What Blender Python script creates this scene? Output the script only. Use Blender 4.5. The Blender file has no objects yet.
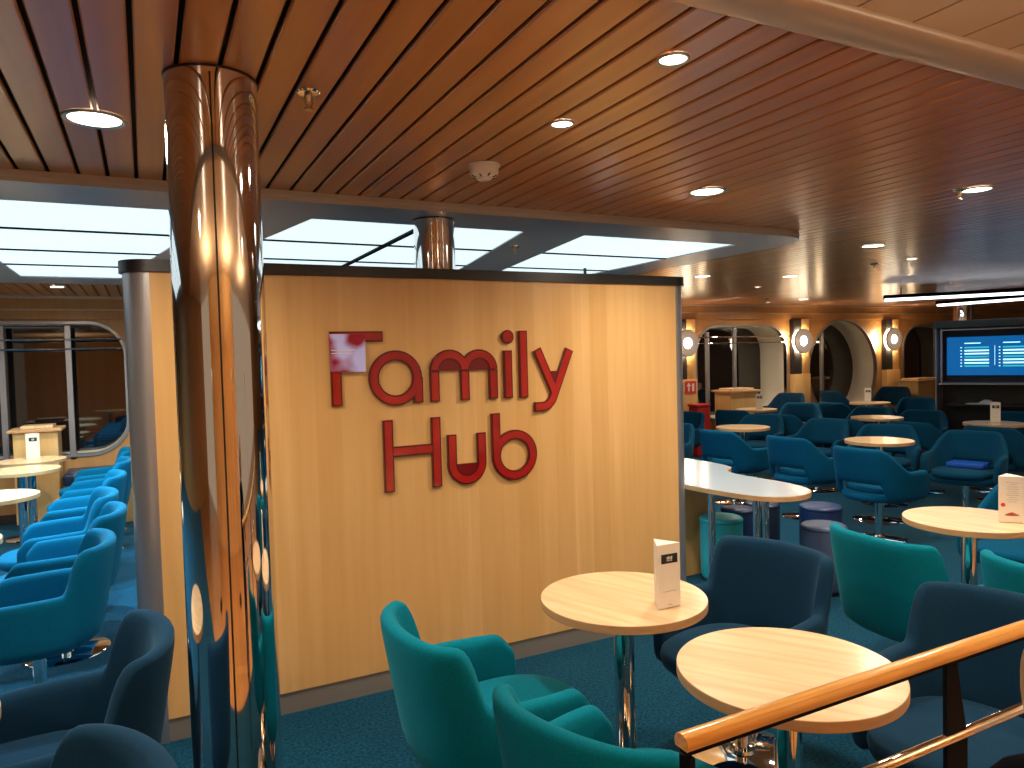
import bpy, bmesh, math, random
from mathutils import Vector, Matrix
random.seed(7)
S = bpy.context.scene
COL = S.collection
PI = math.pi
H = 1.6                                   # eye height
ZC = 2.35                                 # ceiling height

# ---------------------------------------------------------------- materials
def rgb(c): return (c[0], c[1], c[2], 1.0)

def mat(name, color, rough=.5, metal=0., **k):
    m = bpy.data.materials.new(name); m.use_nodes = True
    b = m.node_tree.nodes['Principled BSDF']
    b.inputs['Base Color'].default_value = rgb(color)
    b.inputs['Roughness'].default_value = rough
    b.inputs['Metallic'].default_value = metal
    if 'ior' in k: b.inputs['IOR'].default_value = k['ior']
    if 'sheen' in k:
        b.inputs['Sheen Weight'].default_value = k['sheen']
        b.inputs['Sheen Roughness'].default_value = .4
        b.inputs['Sheen Tint'].default_value = rgb(k.get('tint', (1, 1, 1)))
    if 'coat' in k:
        b.inputs['Coat Weight'].default_value = k['coat']
        b.inputs['Coat Roughness'].default_value = k.get('coat_rough', .08)
    if 'emit' in k:
        b.inputs['Emission Color'].default_value = rgb(k['emit'])
        b.inputs['Emission Strength'].default_value = k.get('power', 1.)
    return m

def nd(m, t, **k):
    n = m.node_tree.nodes.new(t)
    for a, v in k.items(): setattr(n, a, v)
    return n

def lk(m, a, b): m.node_tree.links.new(a, b)

def noise_color(m, c1, c2, scale=(1, 1, 1), nscale=5., detail=4., coords='Object', pos=(.35, .65)):
    """colour varied between c1 and c2 by a stretched noise"""
    tc = nd(m, 'ShaderNodeTexCoord'); mp = nd(m, 'ShaderNodeMapping')
    mp.inputs['Scale'].default_value = scale
    n = nd(m, 'ShaderNodeTexNoise'); n.inputs['Scale'].default_value = nscale; n.inputs['Detail'].default_value = detail
    r = nd(m, 'ShaderNodeValToRGB')
    r.color_ramp.elements[0].position = pos[0]; r.color_ramp.elements[1].position = pos[1]
    r.color_ramp.elements[0].color = rgb(c1); r.color_ramp.elements[1].color = rgb(c2)
    lk(m, tc.outputs[coords], mp.inputs['Vector']); lk(m, mp.outputs['Vector'], n.inputs['Vector'])
    lk(m, n.outputs['Fac'], r.inputs['Fac'])
    lk(m, r.outputs['Color'], m.node_tree.nodes['Principled BSDF'].inputs['Base Color'])
    return tc, mp, n, r

def bump(m, nscale, strength, dist=.002, coords='Object', scale=(1, 1, 1)):
    tc = nd(m, 'ShaderNodeTexCoord'); mp = nd(m, 'ShaderNodeMapping'); mp.inputs['Scale'].default_value = scale
    n = nd(m, 'ShaderNodeTexNoise'); n.inputs['Scale'].default_value = nscale; n.inputs['Detail'].default_value = 5
    b = nd(m, 'ShaderNodeBump'); b.inputs['Strength'].default_value = strength; b.inputs['Distance'].default_value = dist
    lk(m, tc.outputs[coords], mp.inputs['Vector']); lk(m, mp.outputs['Vector'], n.inputs['Vector'])
    lk(m, n.outputs['Fac'], b.inputs['Height'])
    lk(m, b.outputs['Normal'], m.node_tree.nodes['Principled BSDF'].inputs['Normal'])

M = {}
M['plank'] = mat('lacquered_plank', (.33, .11, .03), .28, coat=.45, coat_rough=.24)
noise_color(M['plank'], (.42, .155, .040), (.56, .225, .066), (10, .35, 1), 1.4, 5)
M['plank_pale'] = mat('pale_plank', (.62, .44, .27), .35)
noise_color(M['plank_pale'], (.66, .46, .27), (.78, .57, .36), (.7, .4, 1), 2)
M['plank_gap'] = mat('ceiling_gap', (.008, .005, .004), .8)
M['fascia_metal'] = mat('beige_lacquered_metal', (.52, .47, .42), .38, .3)
M['raft'] = mat('satin_grey_metal', (.44, .47, .51), .34, .35)
M['cove'] = mat('cove_profile', (.50, .38, .28), .35, .3)
M['panel_light'] = mat('luminous_panel', (.8, .9, .9), .5, emit=(.80, .965, 1.0), power=.76)
M['chrome'] = mat('polished_steel', (.83, .81, .79), .045, 1.)
M['steel'] = mat('brushed_steel', (.50, .49, .48), .32, .9)
M['alu'] = mat('satin_aluminium', (.42, .42, .44), .33, .75)
M['black'] = mat('black_plastic', (.012, .012, .013), .35)
M['black_metal'] = mat('black_metal', (.006, .006, .008), .6)
M['black_metal'].node_tree.nodes['Principled BSDF'].inputs['Specular IOR Level'].default_value = .08
M['brown_metal'] = mat('brown_grey_skirting', (.30, .27, .24), .42, .4)

def panel_wood(name, c1, c2, c3, pitch, rough=.32):
    """board-matched maple laminate with vertical grain: board tone by cell, grain by stretched noise"""
    m = mat(name, c1, rough, coat=.15, coat_rough=.2)
    tc, mp, n, r = noise_color(m, c1, c2, (1, 1, .045), 26., 6., pos=(.3, .75))
    b = m.node_tree.nodes['Principled BSDF']
    sep = nd(m, 'ShaderNodeSeparateXYZ'); lk(m, tc.outputs['Object'], sep.inputs[0])
    mul = nd(m, 'ShaderNodeMath', operation='MULTIPLY'); mul.inputs[1].default_value = 1 / pitch
    lk(m, sep.outputs['X'], mul.inputs[0])
    fl = nd(m, 'ShaderNodeMath', operation='FLOOR'); lk(m, mul.outputs[0], fl.inputs[0])
    wn = nd(m, 'ShaderNodeTexWhiteNoise', noise_dimensions='1D'); lk(m, fl.outputs[0], wn.inputs['W'])
    # broad figure (cathedral patches)
    mp2 = nd(m, 'ShaderNodeMapping'); mp2.inputs['Scale'].default_value = (1, 1, .16)
    n2 = nd(m, 'ShaderNodeTexNoise'); n2.inputs['Scale'].default_value = 5.5; n2.inputs['Distortion'].default_value = .8
    lk(m, tc.outputs['Object'], mp2.inputs['Vector']); lk(m, mp2.outputs['Vector'], n2.inputs['Vector'])
    ad = nd(m, 'ShaderNodeMath', operation='ADD'); lk(m, wn.outputs['Value'], ad.inputs[0]); lk(m, n2.outputs['Fac'], ad.inputs[1])
    ml = nd(m, 'ShaderNodeMath', operation='MULTIPLY'); ml.inputs[1].default_value = .42; lk(m, ad.outputs[0], ml.inputs[0])
    mix = nd(m, 'ShaderNodeMix', data_type='RGBA'); lk(m, ml.outputs[0], mix.inputs['Factor'])
    lk(m, r.outputs['Color'], mix.inputs['A']); mix.inputs['B'].default_value = rgb(c3)
    lk(m, mix.outputs['Result'], b.inputs['Base Color'])
    return m
M['maple'] = panel_wood('maple_laminate', (.72, .435, .165), (.83, .55, .245), (.60, .325, .10), .115)
M['maple_dark'] = panel_wood('honey_wall_wood', (.48, .235, .075), (.58, .30, .11), (.38, .17, .05), .3)
M['table_wood'] = mat('beech_tabletop', (.78, .55, .31), .3, coat=.2, coat_rough=.15)
noise_color(M['table_wood'], (.72, .485, .26), (.84, .615, .37), (22, 1.6, 1), 1.5, 4)
M['table_edge'] = mat('beech_table_edge', (.56, .33, .155), .42)
noise_color(M['table_edge'], (.50, .29, .13), (.60, .36, .175), (3, 3, 20), 3, 3)
M['rail_wood'] = mat('oiled_handrail_wood', (.70, .34, .08), .25, coat=.5, coat_rough=.1)
noise_color(M['rail_wood'], (.66, .30, .055), (.82, .43, .11), (1.2, 30, 30), 3, 4)
M['white_top'] = mat('white_laminate', (.62, .68, .72), .16, coat=.3)

M['carpet'] = mat('blue_carpet', (0, .1, .16), .95, sheen=.3, tint=(.3, .7, .9))
noise_color(M['carpet'], (.0, .014, .036), (.001, .085, .165), (1, 1, 1), 75., 12., pos=(.34, .70))
M['carpet'].node_tree.nodes['Principled BSDF'].inputs['Specular IOR Level'].default_value = .1
bump(M['carpet'], 240, .6, .004)

def fabric(name, c, sh, tint):
    m = mat(name, c, .95, sheen=sh, tint=tint)
    m.node_tree.nodes['Principled BSDF'].inputs['Specular IOR Level'].default_value = .12
    noise_color(m, [x * .88 for x in c], [x * 1.1 for x in c], (1, 1, 1), 220., 2.)
    bump(m, 900, .25, .0006)
    return m
M['fab_teal'] = fabric('teal_wool', (.0, .175, .255), .12, (.2, .9, 1.))
M['fab_navy'] = fabric('navy_wool', (.006, .034, .075), .12, (.3, .7, 1.))
M['fab_blue'] = fabric('blue_wool', (.0, .075, .165), .12, (.2, .7, 1.))
M['fab_row_lit'] = fabric('azure_lit_wool', (.0, .115, .235), .12, (.2, .8, 1.))  # cool light of the panels put into the row's fabric colour
M['vinyl_teal'] = mat('turquoise_vinyl', (.02, .36, .42), .4)
M['vinyl_navy'] = mat('navy_vinyl', (.012, .035, .12), .4)
M['vinyl_grey'] = mat('slate_blue_vinyl', (.06, .09, .17), .45)
M['bench'] = mat('midnight_bench_vinyl', (.012, .026, .06), .38)
M['dark_board'] = mat('dark_board', (.035, .028, .028), .5)
M['reveal'] = mat('cream_reveal', (.78, .72, .60), .5)
M['pane'] = mat('night_glass', (.006, .005, .006), .03, ior=1.9)
M['clear'] = mat('cabinet_glass', (.02, .022, .024), .03)
M['card'] = mat('white_card', (.80, .74, .66), .55)
M['ink'] = mat('black_ink', (.012, .012, .012), .5)
M['grey_ink'] = mat('grey_ink', (.42, .38, .34), .6)
M['red_ink'] = mat('red_ink', (.65, .05, .05), .5)
M['food'] = mat('food_print', (.42, .12, .04), .6)
noise_color(M['food'], (.50, .06, .02), (.25, .16, .06), (1, 1, 1), 60)
M['red_face'] = mat('red_acrylic', (.5, .02, .012), .16, coat=.6, coat_rough=.05)
noise_color(M['red_face'], (.30, .006, .004), (.46, .018, .009), (1, 1, 1), 4)
M['red_edge'] = mat('deep_red_acrylic', (.10, .003, .003), .2, coat=.5)
M['red_fill'] = mat('translucent_dark_red', (.17, .004, .006), .16, coat=.6)
M['red_box'] = mat('red_plastic', (.55, .02, .02), .4)
M['lamp_warm'] = mat('lamp_lens_warm', (1, 1, 1), .5, emit=(1., .86, .66), power=9.)
M['lamp_white'] = mat('lamp_lens_white', (1, 1, 1), .5, emit=(1., .95, .90), power=5.)
M['sconce_lens'] = mat('sconce_lens', (1, 1, 1), .5, emit=(1., .84, .58), power=28.)
M['lamp_halo'] = mat('sconce_halo', (1, 1, 1), .5, emit=(1., .80, .50), power=40.)
M['strip'] = mat('strip_diffuser', (1, 1, 1), .5, emit=(.86, .90, 1.), power=3.)
M['white_plastic'] = mat('white_plastic', (.85, .80, .72), .45)
M['brass'] = mat('aged_brass', (.55, .42, .24), .3, .9)
M['sconce'] = mat('grey_sconce_ring', (.40, .38, .42), .45, .2)
M['blue_book'] = mat('blue_cover', (.01, .09, .50), .4)
M['screen'] = mat('screen_blue', (.0, .02, .08), .2, emit=(.0, .17, .55), power=.5)
M['screen_text'] = mat('screen_text', (.3, .6, .7), .3, emit=(.45, .88, 1.), power=1.2)
M['screen_text_b'] = mat('screen_text_teal', (.1, .4, .4), .3, emit=(.02, .45, .55), power=.8)
M['paper'] = mat('pale_paper', (.78, .90, .96), .5)
M['jacket'] = mat('dark_jacket', (.002, .0025, .005), .9)
M['skin'] = mat('skin', (.62, .33, .23), .5)
M['hair'] = mat('brown_hair', (.30, .17, .09), .5)
M['jacket'].node_tree.nodes['Principled BSDF'].inputs['Specular IOR Level'].default_value = .05
M['trousers'] = mat('dark_trousers', (.02, .02, .03), .8)
# photo insert of the sign
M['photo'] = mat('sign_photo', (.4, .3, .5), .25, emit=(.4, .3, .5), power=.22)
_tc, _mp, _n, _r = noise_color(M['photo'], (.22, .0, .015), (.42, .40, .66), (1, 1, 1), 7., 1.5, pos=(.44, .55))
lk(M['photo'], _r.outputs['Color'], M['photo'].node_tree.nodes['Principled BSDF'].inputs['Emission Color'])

# ---------------------------------------------------------------- object helpers
def tag(o, label=None, cat=None, group=None, kind=None):
    if label: o['label'] = label
    if cat: o['category'] = cat
    if group: o['group'] = group
    if kind: o['kind'] = kind
    return o

def obj(name, bm, m, parent=None, smooth=False, loc=None):
    me = bpy.data.meshes.new(name)
    bmesh.ops.recalc_face_normals(bm, faces=bm.faces[:])
    bm.to_mesh(me); bm.free()
    for x in (m if isinstance(m, (list, tuple)) else [m]): me.materials.append(x)
    if smooth:
        for p in me.polygons: p.use_smooth = True
        if smooth == 'auto': me.set_sharp_from_angle(angle=math.radians(35))
    o = bpy.data.objects.new(name, me); COL.objects.link(o)
    if parent: o.parent = parent
    if loc: o.location = loc
    return o

def thing(name, label, cat, loc=(0, 0, 0), rz=0, group=None):
    o = bpy.data.objects.new(name, None); COL.objects.link(o)
    o.empty_display_size = .1
    o.location = loc; o.rotation_euler = (0, 0, rz)
    return tag(o, label, cat, group)

def struct(name, bm, m, parent=None, smooth=False):
    o = obj(name, bm, m, parent, smooth)
    if not parent: o['kind'] = 'structure'
    return o

def copy_tree(o, parent=None):
    c = o.copy(); COL.objects.link(c); c.parent = parent
    for ch in [x for x in COL.objects if x.parent == o]:
        copy_tree(ch, c)
    return c

def box(bm, a, b, mi=0):
    x0, y0, z0 = a; x1, y1, z1 = b
    v = [bm.verts.new(p) for p in ((x0, y0, z0), (x1, y0, z0), (x1, y1, z0), (x0, y1, z0), (x0, y0, z1), (x1, y0, z1), (x1, y1, z1), (x0, y1, z1))]
    for f in ((0, 3, 2, 1), (4, 5, 6, 7), (0, 1, 5, 4), (1, 2, 6, 5), (2, 3, 7, 6), (3, 0, 4, 7)):
        bm.faces.new([v[i] for i in f]).material_index = mi

def bbox(a, b, bev=.004, seg=2):
    bm = bmesh.new(); box(bm, a, b)
    if bev: bmesh.ops.bevel(bm, geom=bm.edges[:], offset=bev, segments=seg, affect='EDGES', profile=.5)
    return bm

def lathe(bm, prof, n=32, c=(0, 0), mi=0, close=True):
    """profile of (r, z) from bottom to top"""
    rings = []
    for r, z in prof:
        if r < 1e-6: rings.append([bm.verts.new((c[0], c[1], z))])
        else: rings.append([bm.verts.new((c[0] + r * math.cos(2 * PI * i / n), c[1] + r * math.sin(2 * PI * i / n), z)) for i in range(n)])
    for A, B in zip(rings, rings[1:]):
        if len(A) == 1 and len(B) == 1: continue
        for i in range(n):
            j = (i + 1) % n
            if len(A) == 1: bm.faces.new((A[0], B[j], B[i])).material_index = mi
            elif len(B) == 1: bm.faces.new((A[i], A[j], B[0])).material_index = mi
            else: bm.faces.new((A[i], A[j], B[j], B[i])).material_index = mi
    if close:
        if len(rings[0]) > 1: bm.faces.new(rings[0][::-1]).material_index = mi
        if len(rings[-1]) > 1: bm.faces.new(rings[-1]).material_index = mi
    return bm

def lathed(prof, n=32): return lathe(bmesh.new(), prof, n)

def tube(bm, pts, r, n=12, mi=0):
    """round bar through points"""
    pts = [Vector(p) for p in pts]; rings = []
    rr = r if isinstance(r, (list, tuple)) else [r] * len(pts)
    for i, p in enumerate(pts):
        t = (pts[min(i + 1, len(pts) - 1)] - pts[max(i - 1, 0)]).normalized()
        up = Vector((0, 0, 1)) if abs(t.z) < .9 else Vector((1, 0, 0))
        a = t.cross(up).normalized(); b = t.cross(a)
        rings.append([bm.verts.new(p + (a * math.cos(2 * PI * k / n) + b * math.sin(2 * PI * k / n)) * rr[i]) for k in range(n)])
    for A, B in zip(rings, rings[1:]):
        for k in range(n): bm.faces.new((A[k], A[(k + 1) % n], B[(k + 1) % n], B[k])).material_index = mi
    bm.faces.new(rings[0][::-1]).material_index = mi; bm.faces.new(rings[-1]).material_index = mi
    return bm

def prism(bm, pts, z0, z1, mi=0):
    """vertical extrusion of a closed outline of (x, y)"""
    A = [bm.verts.new((x, y, z0)) for x, y in pts]; B = [bm.verts.new((x, y, z1)) for x, y in pts]
    n = len(pts)
    bm.faces.new(A[::-1]).material_index = mi; bm.faces.new(B).material_index = mi
    for i in range(n): bm.faces.new((A[i], A[(i + 1) % n], B[(i + 1) % n], B[i])).material_index = mi
    return bm

def catmull(P, n, closed=False):
    P = [Vector(p) for p in P]; out = []
    m = len(P) if closed else len(P) - 1
    for i in range(m):
        p0 = P[(i - 1) % len(P)] if closed or i > 0 else P[0] * 2 - P[1]
        p1 = P[i]; p2 = P[(i + 1) % len(P)]
        p3 = P[(i + 2) % len(P)] if closed or i + 2 < len(P) else P[-1] * 2 - P[-2]
        for k in range(n):
            t = k / n
            out.append(.5 * ((2 * p1) + (p2 - p0) * t + (2 * p0 - 5 * p1 + 4 * p2 - p3) * t * t + (3 * p1 - p0 - 3 * p2 + p3) * t ** 3))
    if not closed: out.append(P[-1])
    return out

def resample(P, n):
    L = [0]
    for a, b in zip(P, P[1:]): L.append(L[-1] + (b - a).length)
    out = []; j = 0
    for i in range(n):
        s = L[-1] * i / (n - 1)
        while j < len(P) - 2 and L[j + 1] < s: j += 1
        d = L[j + 1] - L[j]
        out.append(P[j].lerp(P[j + 1], (s - L[j]) / d if d else 0))
    return out

def flat_with_holes(name, loops, depth, m, plane='xz', at=0., parent=None):
    """board in the xz (or xy) plane with holes cut by the inner loops"""
    cu = bpy.data.curves.new('tmp', 'CURVE'); cu.dimensions = '2D'; cu.fill_mode = 'BOTH'; cu.extrude = depth / 2
    for lp in loops:
        sp = cu.splines.new('POLY'); sp.points.add(len(lp) - 1); sp.use_cyclic_u = True
        for p, (x, y) in zip(sp.points, lp): p.co = (x, y, 0, 1)
    t = bpy.data.objects.new('tmp', cu)
    me = bpy.data.meshes.new_from_object(t)
    bpy.data.objects.remove(t); bpy.data.curves.remove(cu)
    for v in me.vertices:
        x, y, z = v.co
        v.co = (x, at + depth / 2 + z, y) if plane == 'xz' else (x, y, at + depth / 2 + z)
    me.materials.clear(); me.materials.append(m)
    me.name = name
    o = bpy.data.objects.new(name, me); COL.objects.link(o)
    if parent: o.parent = parent
    return o

# ---------------------------------------------------------------- room shell
XL, XR, YB, YF = -6.5, 17.0, -3.4, 9.0
bm = bmesh.new(); box(bm, (XL, .42, -.1), (XR, 11.2, 0)); struct('floor', bm, M['carpet'])
bm = bmesh.new(); box(bm, (XL, YB, -.1), (XR, .419, .001)); struct('floor_wood', bm, M['maple_dark'])

# planked ceiling, boards run away from the camera, dark gaps between
bm = bmesh.new()
k = 0; x = XL
YC0 = 1.215
while x < XR:
    a, b = x + .006, x + .094
    # board with softly rolled edges
    prof = [(a, ZC + .012), (a, ZC + .004), (a + .004, ZC), (b - .004, ZC), (b, ZC + .004), (b, ZC + .012)]
    A = [bm.verts.new((px, YC0, pz)) for px, pz in prof]; B = [bm.verts.new((px, YF, pz)) for px, pz in prof]
    for i in range(5): bm.faces.new((A[i], A[i + 1], B[i + 1], B[i])).material_index = 0
    x += .1
box(bm, (XL, YC0 - .02, ZC + .03), (XR, 9.7, ZC + .08), 1)
struct('ceiling', bm, [M['plank'], M['plank_gap']])
bm = bmesh.new(); x = XL + .15
while x < XR:
    box(bm, (x + .004, YB, ZC + .004), (x + .186, 1.12, ZC + .012)); x += .19
box(bm, (XL, YB, ZC + .03), (XR, 1.14, ZC + .08), 1)
struct('ceiling_pale_boards', bm, [M['plank_pale'], M['plank_gap']])
bm = bmesh.new()                                         # rounded cove profile between the two ceilings
prof = [(1.105 + .065 - .065 * math.cos(PI * i / 12), ZC + .004 - .034 * math.sin(PI * i / 12)) for i in range(13)]
A = [bm.verts.new((XL, y, z)) for y, z in prof]; B = [bm.verts.new((XR, y, z)) for y, z in prof]
for i in range(12): bm.faces.new((A[i], A[i + 1], B[i + 1], B[i]))
struct('trim_1', bm, M['cove'], smooth=True)

# far wall with bay openings
def rrect(x0, x1, z0, z1, r, n=10):
    out = []
    for cx, cz, a0 in ((x1 - r, z1 - r, 0), (x0 + r, z1 - r, 90), (x0 + r, z0 + r, 180), (x1 - r, z0 + r, 270)):
        for i in range(n + 1):
            a = math.radians(a0 + 90 * i / n); out.append((cx + r * math.cos(a), cz + r * math.sin(a)))
    return out
def circ(cx, cz, r, n=64): return [(cx + r * math.cos(2 * PI * i / n), cz + r * math.sin(2 * PI * i / n)) for i in range(n)]
HOLES = [('a', rrect(-2.4, -.20, .68, 2.065, .34)), ('b', rrect(7.86, 9.84, .5, 1.99, .42)), ('c', circ(11.28, 1.20, .885)), ('d', rrect(12.95, 14.9, .5, 1.98, .45)),
         ('e', rrect(2.0, 3.9, .5, 2.0, .42)), ('f', rrect(4.9, 6.8, .5, 2.0, .42)), ('g', rrect(-5.3, -3.3, .5, 2.0, .42))]
w = flat_with_holes('wall_far', [[(XL, 0), (XR, 0), (XR, ZC + .02), (XL, ZC + .02)]] + [h for _, h in HOLES], .06, M['maple_dark'], at=YF)
w['kind'] = 'structure'
# window bays: reveal lining, night pane, frame, mullions, blind rods
def window(n, loop, depth, mull, rods, x0, x1, z0, z1, lining):
    bm = bmesh.new()                                     # pane at the back of the bay
    bm.faces.new([bm.verts.new((x, YF + depth, z)) for x, z in loop])
    root = struct('window_%d' % n, bm, M['pane'])
    bm = bmesh.new()
    A = [bm.verts.new((x, YF + .055, z)) for x, z in loop]; B = [bm.verts.new((x, YF + depth + .01, z)) for x, z in loop]
    for i in range(len(loop)):
        j = (i + 1) % len(loop); bm.faces.new((A[i], A[j], B[j], B[i]))
    obj('window_reveal', bm, lining, root, smooth='auto')
    bm = bmesh.new()                                     # metal surround
    cx = sum(p[0] for p in loop) / len(loop); cz = sum(p[1] for p in loop) / len(loop)
    rings = []
    for off, y in ((.0, YF + .05), (.0, YF - .015), (.03, YF - .015), (.035, YF + .001)):
        ring = []
        for i, (x, z) in enumerate(loop):
            p, q = loop[i - 1], loop[(i + 1) % len(loop)]
            t = Vector((q[0] - p[0], q[1] - p[1])).normalized(); nn = Vector((t.y, -t.x))
            ring.append(bm.verts.new((x + nn.x * off, y, z + nn.y * off)))
        rings.append(ring)
    for A, B in zip(rings, rings[1:]):
        for i in range(len(loop)):
            j = (i + 1) % len(loop); bm.faces.new((A[i], A[j], B[j], B[i]))
    obj('window_frame', bm, M['alu'], root, smooth='auto')
    for mx, zb, zt in mull:
        obj('mullion', bbox((mx - .028, YF + .0, zb), (mx + .028, YF + .05, zt), .004), M['alu'], root)
    for z in rods:
        bm = bmesh.new(); tube(bm, [(x0, YF - .03, z), (x1, YF - .03, z)], .009, 8); obj('blind_rod', bm, M['chrome'], root)
    return root
window(1, HOLES[0][1], .30, [(-1.91, .62, 2.05), (-1.31, .62, 2.05), (-.72, .62, 2.05)], (1.90, 1.80), -2.45, -.22, 0, 0, M['reveal'])
window(2, HOLES[1][1], .59, [(8.10, .52, 1.91), (8.68, .52, 1.98)], (1.825, 1.725), 7.88, 9.93, 0, 0, M['reveal'])
window(3, HOLES[2][1], .50, [(10.74, .52, 1.88)], (), 0, 0, 0, 0, M['reveal'])
window(4, HOLES[3][1], .50, [(13.95, .52, 1.97)], (), 0, 0, 0, 0, M['reveal'])
for i in (4, 5, 6):
    lp = HOLES[i][1]; window(i + 1, lp, .40, [((lp[0][0] + lp[15][0]) / 2, .52, 1.98)], (), 0, 0, 0, 0, M['reveal'])
# cornice strips over the windows
bm = bmesh.new()
box(bm, (XL, YF - .05, 2.115), (XR, YF, 2.21)); box(bm, (XL, YF - .075, 2.218), (XR, YF, 2.335))
struct('trim_2', bm, M['maple_dark'])
bm = bmesh.new(); box(bm, (XL, YF - .12, 2.325), (XR, YF - .03, ZC)); box(bm, (XL, YF - .08, 2.207), (XR, YF - .01, 2.219))
struct('trim_3', bm, M['fascia_metal'])
# side walls and back of the bays
bm = bmesh.new(); box(bm, (XL - .1, YB, 0), (XL, 9.1, 2.4)); struct('wall_left', bm, M['maple_dark'])
bm = bmesh.new(); box(bm, (XR, YB, 0), (XR + .1, 9.1, 2.4)); struct('wall_right', bm, M['maple_dark'])
bm = bmesh.new(); box(bm, (XL, YF - .02, 0), (XR, YF, .1)); struct('baseboard_far', bm, M['dark_board'])

bm = bmesh.new(); box(bm, (-2.6, -2.55, 0), (2.2, -2.45, ZC)); struct('wall_back', bm, M['maple'])

# pilasters between windows: half dark board, half wood, wood block below
def pilaster(x, wd, where):
    t = thing('pilaster', 'flat pilaster, half dark and half honey wood, %s' % where, 'pilaster', (x, YF, 0), group='pilasters between the windows')
    wh = wd / 2
    obj('dark_board', bbox((-wh, -.10, 1.17), (0, -.001, 2.113), .012), M['dark_board'], t, True and 'auto')
    obj('wood_board', bbox((0.001, -.10, 1.17), (wh, -.001, 2.113), .012), M['maple'], t, 'auto')
    obj('wood_block', bbox((-wh, -.115, .102), (wh, -.001, 1.168), .006), M['maple'], t, 'auto')
    return t
pilaster(7.58, .36, 'at the partition end beside the exit sign')
pilaster(10.11, .38, 'between the arched window and the round window')
pilaster(12.50, .38, 'right of the round window')

def sconce(x, where):
    t = thing('wall_sconce', 'round grey ring wall lamp with glowing centre, %s' % where, 'wall lamp', (x, YF - .118, 1.735), group='ring sconces on the pilasters')
    def ylathe(prof, m, name):
        bm = lathed(prof, 40); bmesh.ops.rotate(bm, verts=bm.verts[:], cent=(0, 0, 0), matrix=Matrix.Rotation(PI / 2, 3, 'X'))
        return obj(name, bm, m, t, 'auto')
    ylathe([(0, .006), (.195, .006), (.195, .036), (0, .036)], M['lamp_halo'], 'backlight')
    bm = lathe(bmesh.new(), [(.085, .045), (.205, .045), (.215, .055), (.215, .075), (.205, .085), (.09, .085), (.08, .075), (.085, .045)], 48, close=False)
    bmesh.ops.rotate(bm, verts=bm.verts[:], cent=(0, 0, 0), matrix=Matrix.Rotation(PI / 2, 3, 'X'))
    obj('ring', bm, M['sconce'], t, 'auto')
    ylathe([(0, .03), (.078, .03), (.072, .06), (.045, .078), (0, .084)], M['sconce_lens'], 'lens')
    L = bpy.data.lights.new('sconce_light', 'POINT'); L.energy = 3.5; L.color = (1, .72, .42); L.shadow_soft_size = .012
    o = bpy.data.objects.new('bulb', L); COL.objects.link(o); o.parent = t; o.location = (0, -.40, 0)
    return t
sconce(7.52, 'nearest the end of the partition')
sconce(10.05, 'left of the round window')
sconce(12.41, 'right of the round window')

# ---------------------------------------------------------------- lowered ceiling raft with luminous panels
RX0, RX1, RY0, RY1, RZ = -5.5, 3.92, 3.28, 7.12, 2.305
CX = 1.357
rows = [3.66, 4.39, 5.17, 5.89, 6.64]
def xl2(y): return CX - .593 - .19 * (y - 3.66)          # middle group flares with distance
def grp(y, k):
    """x-limits of panel group k at depth y; groups mirror about the raft centre line"""
    inner = 2.352 + .17 * (y - 3.66)
    if k == 3: return inner, 3.55
    if k == 2: return xl2(y), 2 * CX - xl2(y)
    if k == 1: return 2 * CX - 3.53, 2 * CX - inner
    return -4.6, -1.25
r = .34
corner = [(RX1 - r + r * math.sin(a), RY0 + r - r * math.cos(a)) for a in [PI / 2 * i / 10 for i in range(11)]]
corner2 = [(RX1 - r + r * math.cos(a), RY1 - r + r * math.sin(a)) for a in [PI / 2 * i / 10 for i in range(11)]]
outline = [(RX0, RY0)] + corner + corner2 + [(RX0, RY1)]
loops = [outline]
for k in (0, 1, 2, 3):
    a, b = grp(rows[0], k); c, d = grp(rows[-1], k)
    loops.append([(a, rows[0]), (b, rows[0]), (d, rows[-1]), (c, rows[-1])])
raft = thing('ceiling_raft', 'lowered grey metal ceiling raft with glowing white panels above the partition', 'ceiling raft', (0, 0, 0))
flat_with_holes('raft_underside', loops, .012, M['raft'], plane='xy', at=RZ, parent=raft)
bm = bmesh.new()                                          # fascia, stepped
for (o1, z0, z1) in ((-.003, RZ - .001, ZC - .001), (-.008, RZ + .018, RZ + .030)):
    pts = [(x, y) for x, y in outline]
    A = []; B = []
    n = len(pts)
    for i, (x, y) in enumerate(pts):
        p, q = pts[i - 1], pts[(i + 1) % n]
        t = Vector((q[0] - p[0], q[1] - p[1])).normalized(); nn = Vector((t.y, -t.x))
        A.append(bm.verts.new((x - nn.x * o1, y - nn.y * o1, z0))); B.append(bm.verts.new((x - nn.x * o1, y - nn.y * o1, z1)))
    for i in range(n):
        j = (i + 1) % n; bm.faces.new((A[i], A[j], B[j], B[i]))
    if z0 > RZ:
        bm.faces.new(A[::-1]); bm.faces.new(B)
obj('fascia', bm, M['fascia_metal'], raft)
for k in (0, 1, 2, 3):
    for i in range(4):
        y0, y1 = rows[i] + (.006 if i else 0), rows[i + 1] - .006
        cells = [(0, 1)] if k != 2 else [(0, .5), (.5, 1)]
        for f0, f1 in cells:
            pts = []
            for y, fs in ((y0, (f0, f1)), (y1, (f1, f0))):
                a, b = grp(y, k)
                for f in fs:
                    g = .009 if f == .5 else 0
                    pts.append((a + (b - a) * f + (g if f == f0 else -g) * (1 if f == .5 else 0), y))
            bm = bmesh.new(); prism(bm, pts, RZ + .008, RZ + .014)
            obj('luminous_panel', bm, M['panel_light'], raft)
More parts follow.
